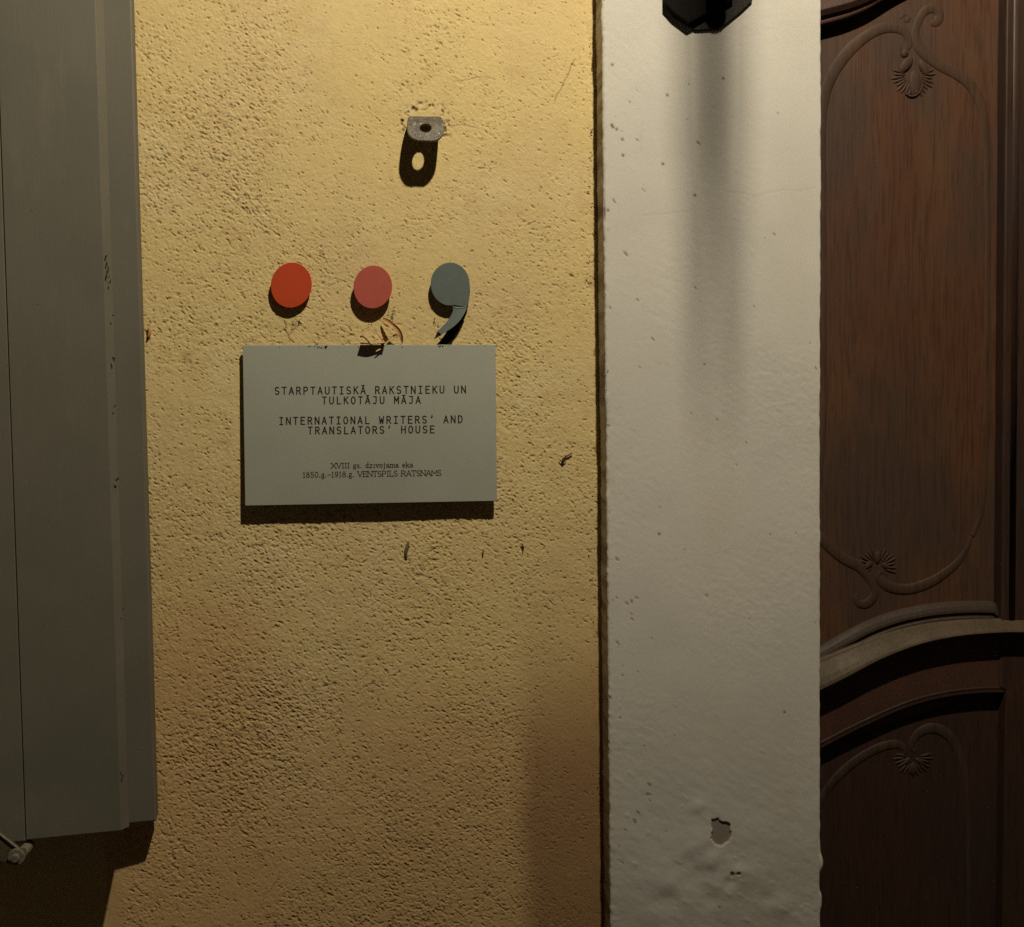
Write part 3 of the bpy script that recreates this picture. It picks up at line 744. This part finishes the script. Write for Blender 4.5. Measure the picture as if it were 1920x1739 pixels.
strap('stalk', [(722, 645, 14), (732, 636, 14), (742, 628, 12), (750, 634, 10), (755, 645, 8)], [2.0, 1.6, 1.4, 1.0, .6], M_leafp, parent=lf, curl=1)
v, f = prism_px([(725, 632), (730, 635), (740, 631), (744, 645), (722, 646)], -10 * S, -9.4 * S)

# broad part lying on the plaque's top edge and standing out over it: throws the shadow on the panel
z = PQ(690, 646).z + .0006
xa, xb = PQ(676, 647).x, PQ(722, 647).x; yf = PQ(690, 647).y
v = []; f = []
for i in range(9):
    t = i / 8; x = xa + (xb - xa) * t; dep = .0155 + .0015 * math.sin(t * 6)
    for d in (0, .5, 1): v.append((x, yf + .003 - dep * d, z + .0005 * math.sin(9 * t) + .0007 * d * math.sin(6 * t + 1)))
for i in range(8):
    for k in range(2): a = i * 3 + k; f.append((a, a + 1, a + 4, a + 3))
o = mk('leaf_pad', v, f, M_leaf, lf, smooth=True); sm = o.modifiers.new('thick', 'SOLIDIFY'); sm.thickness = .0004

def squiggle(cx, cy, r, out, n=9, rad=.00028, seed=0, Yp=0.0):
    q = random.Random(seed); pts = []; x, y = cx - r * .5, cy - r * .5; a = q.uniform(0, 6.3)
    for i in range(n):
        a += q.uniform(-1.4, 1.4); x += math.cos(a) * r * .35; y += math.sin(a) * r * .35
        if math.hypot(x - cx, y - cy) > r: a += 2.2
        pts.append(U(x, y, Yp - (out + q.uniform(0, 3)) * S))
    return tube([Vector(p) for p in catmull([tuple(p) for p in pts], 3)], rad, 5)
mb = MB()
for i, (x, y, r) in enumerate([(738, 584, 9), (735, 590, 8), (740, 597, 7), (733, 600, 6), (697, 610, 5), (818, 600, 6), (822, 604, 6), (556, 604, 8), (549, 610, 7), (566, 600, 5)]):
    for k in range(2): mb.add(*squiggle(x, y, r * .8, 2, 6, .00025, i * 7 + k))
tag(mb.build('cobweb_threads', M_dirt, smooth=True), 'dark cobweb threads on the plaster between the discs and the plaque', 'cobweb', kind='stuff')
def crumb(mb, p, l, w, ang, h=None):
    mb.add(*ellipsoid(p, l, h or w, w, ang, 7, 5))
mb = MB()
for i in range(34):
    x = R.choice([R.gauss(585, 5), R.gauss(597, 5), R.gauss(610, 3), R.uniform(470, 915)]) if i < 26 else R.uniform(815, 832)
    y = 648.5 + abs(R.gauss(0, 2.2)) * (1 if x < 620 else .5)
    crumb(mb, PQ(x, y, .0003), R.uniform(.8, 2.15) * S, R.uniform(.5, .9) * S, R.uniform(.3, 2.4))
tag(mb.build('plaque_debris', M_dirt, smooth=True), 'dark crumbs and threads caught along the top edge of the plaque', 'debris', kind='stuff')
mb = MB()
for i in range(26):
    y = R.uniform(30, 1650); x = 1109 + 20 * y / 1739 * .9 + R.uniform(-4, 4)
    mb.add(*squiggle(x, y, R.uniform(2, 5), 3, 5, R.uniform(.0002, .0005), 300 + i))
for i, (x, y, r) in enumerate([(1112, 290, 9), (1109, 350, 8), (1112, 480, 12), (1106, 520, 12), (1110, 1078, 9), (1108, 1030, 5), (1118, 490, 7), (1137, 555, 9), (1140, 700, 7), (1136, 735, 5), (1138, 1080, 9)]):
    for k in range(2): mb.add(*squiggle(x, y, r * .6, 5 if x < 1125 else 62, 5, .0004, 400 + i * 5 + k))
tag(mb.build('corner_debris', M_dirt, smooth=True), 'dark threads and crumbs in the corner between wall and pilaster', 'debris', kind='stuff')
mb = MB()
A_, N_, DX_, T_, u1_, z1_ = SH
for x, y, n, sp in [(198, 505, 9, 8), (201, 525, 4, 8), (196, 480, 3, 10), (208, 672, 5, 6), (211, 760, 3, 3), (225, 1455, 5, 5), (216, 900, 3, 5), (207, 590, 2, 3), (228, 1140, 2, 3)]:
    for k in range((n + 1) // 2):
        p = UPl(x + 4 + R.gauss(0, 1.6), y + R.gauss(0, sp), A_ + N_ * (T_ + .0004), N_)
        crumb(mb, p, R.uniform(1.5, 4.2) * S, R.uniform(.7, 1.6) * S, R.uniform(1.0, 2.2))
tag(mb.build('shutter_cobwebs', M_dirt, smooth=True), 'dark cobweb crumbs along the front edge of the shutter', 'cobweb', kind='stuff')
# single husks
hk = empty('insect_husk', U(1058, 862), 'dark curled insect husk on the yellow wall beside the pilaster', 'husk')
MB().add(*tube([U(x, y, -3 * S) for x, y in [(1073, 850), (1068, 853), (1062, 856), (1056, 861), (1055, 866), (1056, 869)]], [.0010, .0010, .0012, .0019, .0026, .0012], 8)).build('body', M_husk, hk, smooth=True)
MB().add(*tube([U(x, y, -4 * S) for x, y in [(1049, 861), (1051, 864), (1056, 866), (1060, 864), (1062, 861)]], .0007, 6)).build('leg', M_husk, hk, smooth=True)
def husk(name, label, pts, rad, mat):
    c = catmull([(x, y) for x, y in pts], 4); n = len(c)
    r = [rad * (.35 + .65 * math.sin(math.pi * (i + .5) / n)) for i in range(n)]
    o = MB().add(*tube([U(x, y, -2.5 * S) for x, y in c], r, 8)).build(name, mat, None, smooth=True); tag(o, label, 'husk')
husk('moth_cocoon', 'grey-brown spindle-shaped cocoon on the yellow wall below the plaque', [(766, 1015), (764, 1025), (761, 1035), (762, 1047)], .0030, M_huskg)
husk('seed_husk', 'tiny dark seed husk on the yellow wall right of the cocoon', [(906, 1033), (905, 1043)], .0013, M_husk)
husk('insect_husk', 'small dark forked husk below the right corner of the plaque', [(977, 1019), (981, 1025), (981, 1033)], .0012, M_husk)
husk('insect_husk', 'brown withered husk against the right edge of the shutter', [(278, 612), (281, 622), (277, 634)], .0026, M_leaf)

# ------------------------------------------------------------------ the door
YP, YR = .036, .016                              # panel plane, rail plane
door = empty('door', U(1740, 1739, YP), 'dark carved wooden door with curved rail right of the pilaster', 'door')
v, f = box(*(U(1440, 600, YP).x, U(2330, 600, YP).x), YP, YP + .04, GROUND + .02, U(1700, -900, YP).z)
mk('panel', v, f, MD, door)['label'] = 'upper panel of streaked brown wood'
# top rail: curved lower edge
top = catmull([(1430, 66), (1500, 56), (1545, 45), (1585, 34), (1622, 19), (1650, 3), (1680, -16), (1740, -48)], 6)
poly = [tuple(p) for p in top] + [(2300, -50), (2300, -700), (1430, -700)]
v, f = prism_px(poly, YR, YP + .001); mk('top_rail', v, f, MDred, door, bevel=.003)
v, f = sweep([tuple(p) for p in top], YP, [(-40, 26), (-28, 34), (-16, 36), (-7, 30), (-3, 22), (0, 20), (2, 12), (5, 0), (5, -3), (-40, -3)])
mk('top_moulding', v, f, MDred, door, smooth=False, bevel=.001)
# middle rail between the light moulding and the lower panel
mid = catmull([(1430, 1268), (1500, 1232), (1538, 1210), (1580, 1186), (1625, 1163), (1680, 1144), (1740, 1132), (1800, 1127), (1850, 1127), (1866, 1131), (1886, 1150)], 6)
low = catmull([(1430, 1262), (1500, 1244), (1540, 1232), (1590, 1212), (1650, 1190), (1720, 1172), (1790, 1163), (1860, 1160), (1930, 1160), (2030, 1170), (2160, 1200)], 6)
v, f = sweep([tuple(p) for p in mid], YP, [(0, -2), (0, 4), (3, 9), (9, 13), (16, 16), (21, 16.5), (23, 12), (30, 13), (32, 15), (34, 15), (60, 17), (60, -2)])
mk('upper_fillet', v, f, wood('fillet_wood', (.062, .042, .030), (.058, .038, .028), (.048, .032, .024), .55, .3, .3), door, bevel=.0006)
lob = catmull([(1430, 1348), (1500, 1316), (1540, 1297), (1590, 1272), (1650, 1240), (1720, 1212), (1790, 1196), (1860, 1189), (1930, 1188), (2030, 1196), (2160, 1226)], 6)
v, f = [], []; pr = [(0, -2), (0, 20), (.05, 25), (.12, 27), (.16, 27.5), (.2, 30), (.4, 40), (.62, 49), (.82, 55), (.94, 57), (1, 54), (1, 20), (1, -2)]; K = len(pr)
for a_, b_ in zip(low, lob):
    for t, o_ in pr: v.append(U(a_[0] + (b_[0] - a_[0]) * t, a_[1] + (b_[1] - a_[1]) * t, YP - o_ * S))
for i in range(len(low) - 1):
    for j in range(K - 1): f.append((i * K + j, (i + 1) * K + j, (i + 1) * K + j + 1, i * K + j + 1))
f.append(tuple(range(K))); f.append(tuple((len(low) - 1) * K + j for j in range(K))[::-1])
mk('rail_moulding', v, f, MDr, door, bevel=.0008)['label'] = 'pale worn curved moulding across the door'
lp = catmull([(1430, 1448), (1500, 1420), (1540, 1402), (1590, 1376), (1640, 1352), (1690, 1330), (1740, 1314), (1790, 1304), (1840, 1299), (1884, 1298)], 6)
poly = [(p[0], p[1] + 20) for p in low] + [(2160, 1298)] + [tuple(p) for p in lp][::-1]
v, f = prism_px(poly, YR, YP + .001); mk('middle_rail', v, f, MDred, door, bevel=.002)
v, f = sweep([tuple(p) for p in lp], YR, [(-12, -1), (-11, 1.5), (-8, 2), (-6, 0.8), (0, 1), (3, -3), (7, -8), (9, -12), (16, -24), (16, -28), (-12, -28)])
mk('panel_moulding', v, f, MDd, door, bevel=.0004)
# vertical stile on the right
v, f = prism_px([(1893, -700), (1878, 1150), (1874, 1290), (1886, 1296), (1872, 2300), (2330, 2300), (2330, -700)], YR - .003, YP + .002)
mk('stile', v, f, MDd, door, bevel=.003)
v, f = tube([U(1912, -700, YR - .001), U(1896, 1170, YR - .001)], [9 * S] * 2, 12, flat=.45); mk('bead', v, f, MDd, door, smooth=True)
# second leaf and jamb beyond the picture
o = MB().add(*box(U(2330, 600, YP).x, U(4300, 600, YP).x, -.03, .25, GROUND, U(1700, -900, YP).z + .6)).build('jamb_wall', MW)
tag(o, 'cream wall beyond the right side of the carved door', 'wall')
o = MB().add(*box(U(1550, 600, YP).x, U(2330, 600, YP).x - .002, -.01, .25, U(1700, -900, YP).z, U(1700, -900, YP).z + .6)).build('lintel', MW)
tag(o, 'cream plaster lintel above the carved door', 'lintel')

# carvings
def scroll(name, pts, rads, Y0=YP, flat=.26, mat=MD):
    c = catmull(pts, 7); r = np.interp(np.linspace(0, 1, len(c)), np.linspace(0, 1, len(rads)), rads)
    v, f = tube([U(x, y, Y0 + .0005) for x, y in c], [q * S * 1.45 for q in r], 14, flat=flat)
    return mk(name, v, f, mat, door, smooth=True)
MC = wood('carved_wood', (.072, .038, .024), (.085, .045, .027), (.055, .032, .023), .6, .25)
def spiral(cx, cy, r0, r1, a0, a1, n=12):
    return [(cx + (r0 + (r1 - r0) * t) * math.cos(math.radians(a0 + (a1 - a0) * t)), cy + (r0 + (r1 - r0) * t) * math.sin(math.radians(a0 + (a1 - a0) * t))) for t in np.linspace(0, 1, n)]
# upper panel, top
scroll('carved_scroll', [(1512, 985), (1530, 940), (1544, 800), (1545, 600), (1543, 400), (1541, 260), (1544, 190), (1560, 140), (1590, 98), (1622, 70), (1650, 55), (1675, 53), (1694, 60), (1704, 74), (1703, 88), (1694, 92), (1689, 84)], [5, 4, 4, 4, 5, 6, 8, 9, 9, 8, 8, 7, 6, 6, 5, 5, 3], mat=MC)
scroll('carved_scroll', [(1745, 42), (1752, 44), (1759, 38), (1761, 28), (1754, 18), (1742, 17), (1730, 26), (1720, 45), (1716, 65), (1721, 86), (1735, 103), (1760, 122), (1790, 138), (1817, 158), (1836, 190), (1846, 230), (1850, 300), (1852, 500), (1850, 700), (1848, 860), (1842, 950), (1830, 990), (1822, 1006)], [4, 6, 7, 7, 7, 7, 6, 6, 7, 8, 8, 8, 8, 8, 7, 5, 4, 4, 4, 4, 4, 4], mat=MC)
scroll('carved_scroll', spiral(1698, 35, 9, 2, 180, 520), [3, 3, 4, 4, 3], mat=MC)
def petals(cx, cy, r0, r1, a0, a1, n, w=2.6, Y0=YP, mat=MC, par=door):
    for i in range(n):
        a = math.radians(a0 + (a1 - a0) * i / (n - 1)); rr = (r0 + r1) / 2; k = 1 + .08 * math.sin(i * 2.1)
        c = U(cx + rr * k * math.cos(a), cy + rr * k * math.sin(a), Y0)
        mk('petal', *ellipsoid(c, (r1 - r0) / 2 * k * S, 2.2 * S, w * 1.15 * S, -a, 8, 6), mat, par, smooth=True)
petals(1712, 142, 14, 42, -15, 195, 19)
def drop(x, y, a, l, w, h=5.5, Y0=YP, mat=MC):
    h *= .75; w *= 1.1
    mk('bud', *ellipsoid(U(x, y, Y0), l * S, h * S, w * S, math.radians(a), 14, 9), mat, door, smooth=True)
drop(1715, 158, 92, 27, 12, 7); drop(1698, 122, 50, 20, 10, 7); drop(1732, 128, 118, 18, 8, 6); drop(1696, 100, 60, 10, 7, 5)
v, f = tube([U(x, y, YP - .001) for x, y in catmull([(1699, 176), (1706, 181), (1716, 180), (1725, 172), (1729, 160)], 4)], 2.2 * S, 8); mk('carved_rim', v, f, MC, door, smooth=True)
# upper panel, bottom
scroll('carved_scroll', [(1490, 975), (1515, 985), (1540, 1010), (1560, 1031), (1585, 1050), (1606, 1060), (1622, 1075), (1634, 1092), (1640, 1108), (1636, 1122), (1624, 1133), (1611, 1132), (1604, 1122), (1607, 1114)], [5, 6, 8, 8, 8, 8, 7, 6, 6, 7, 7, 6, 5, 3], mat=MC)
scroll('carved_scroll', [(1822, 1005), (1812, 1030), (1792, 1058), (1765, 1080), (1738, 1095), (1710, 1104), (1685, 1105), (1662, 1098), (1648, 1086), (1647, 1077), (1655, 1073), (1664, 1080)], [3, 4, 6, 7, 8, 8, 8, 8, 6, 4, 3, 2], mat=MC)
petals(1645, 1062, 10, 38, -205, 20, 17, 2.4)
drop(1645, 1045, 90, 14, 6, 5); drop(1628, 1060, 45, 12, 6, 5); drop(1660, 1062, 135, 9, 5, 4)
# lower panel
MCl = wood('dusty_carved_wood', (.052, .032, .022), (.060, .038, .025), (.045, .028, .020), .6, .25)
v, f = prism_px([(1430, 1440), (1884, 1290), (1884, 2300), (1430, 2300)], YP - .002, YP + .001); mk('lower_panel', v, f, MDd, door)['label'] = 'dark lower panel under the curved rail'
YL = YP - .002
scroll('carved_scroll', [(1500, 1620), (1525, 1540), (1545, 1490), (1575, 1452), (1612, 1422), (1650, 1402), (1680, 1396), (1694, 1404), (1697, 1414)], [4, 5, 6, 7, 7, 7, 7, 5, 3], YL, mat=MCl)
scroll('carved_scroll', [(1716, 1410), (1709, 1402), (1712, 1388), (1724, 1374), (1745, 1366), (1768, 1372), (1788, 1392), (1802, 1425), (1811, 1460), (1816, 1520), (1817, 1600), (1816, 1800)], [3, 4, 6, 7, 8, 8, 7, 6, 5, 4, 4, 4], YL, mat=MCl)
petals(1712, 1420, 12, 38, -10, 190, 15, 2.4, YL, MCl)
drop(1712, 1442, 90, 14, 6, 5, YL, MCl); drop(1700, 1428, 45, 10, 5, 4, YL, MCl); drop(1724, 1428, 135, 10, 5, 4, YL, MCl)

# ------------------------------------------------------------------ lamp: mount on the pilaster, arm and bulb above the picture, plus added light blockers
root = empty('wall_lamp', W(1330, -30, PO), 'black iron wall lamp mount with angular lower end at the top of the pilaster', 'lamp')
v, f = prism_px([(1413, -160), (1411, 2), (1390, 22), (1351, 54), (1304, 57), (1264, 32), (1248, 6), (1246, -160)], -(PO + 5) * S, -(PO - 4) * S)
mk('shadow_plate', v, f, M_iron, root, bevel=.001)  # thin dark plate stands in for the mount's shadow on the pilaster
v, f = prism_px([(1246, -200), (1246, 4), (1262, 22), (1291, 44), (1376, -3), (1380, -200)], -(PO + 16) * S, -(PO + 5) * S)
mk('mount', v, f, plain('black_iron', (.006, .005, .004), .8, .12, 0, .3, 90, .0006), root, bevel=.0012)
L0 = Vector(LAMP)
arm = catmull([(1329, 0, 84), (1329, -200, 96), (1329, -800, 110), (1325, -1180, 170), (1318, -1370, 380), (1300, -1450, 680), (1284, -1470, 1000), (1272, -1450, 1240), (1270, -1400, 1300)], 5)
MB().add(*tube([W(*p) for p in arm], 9 * S, 10)).build('arm', M_iron, root, smooth=True)
rod = [(-1440, 10), (-1100, 12), (-860, 14), (-790, 13), (-745, 10), (-700, 7.5), (-655, 4), (-620, 1.5)]
MB().add(*tube([W(1330 - 60 * 840 / 1240, y, 900) for y, q in rod], [q * S for y, q in rod], 12)).build('blocker_rod', M_iron, root, smooth=True)  # added unseen rod, tapered to cast the soft streak down the pilaster
MB().add(*tube([W(1329, -34, PO + 10), W(1329, -34, PO + 95)], 20 * S, 14)).build('blocker_stub', M_iron, root, smooth=True)  # added stub, sized to cast the short dark neck below the mount
def lathe(cx, cyo, prof, n=28):
    v, f = [], []
    for (r, y) in prof:
        for k in range(n):
            a = 2 * math.pi * k / n; v.append(W(cx + r * math.cos(a), y, cyo + r * math.sin(a)))
    for j in range(len(prof) - 1):
        for k in range(n): f.append((j * n + k, j * n + (k + 1) % n, (j + 1) * n + (k + 1) % n, (j + 1) * n + k))
    f.append(tuple(range(n))); f.append(tuple((len(prof) - 1) * n + k for k in range(n))[::-1])
    return v, f
mk('blocker_disc', *lathe(1270, 1300, [(6, -1170), (43, -1166), (45, -1162), (41, -1158), (6, -1150)]), M_iron, root, smooth=False)  # added unseen disc under the bulb, dims the light lower down
mk('cap', *lathe(1270, 1300, [(62, -1372), (58, -1384), (30, -1400), (10, -1410)]), M_iron, root, smooth=True)
mk('socket', *lathe(1270, 1300, [(12, -1372), (12, -1336)]), M_iron, root)
for k in range(3):
    a = math.radians(30 + 120 * k); q = (1270 + 42 * math.cos(a), 1300 + 42 * math.sin(a))
    MB().add(*tube([W(q[0], -1374, q[1]), W(q[0], -1164, q[1])], 1.4 * S, 6)).build('blocker_wire', M_iron, root)  # wires that hold the added disc
lamp_light.parent = root; lamp_light.location = W(*LAMP) - root.location
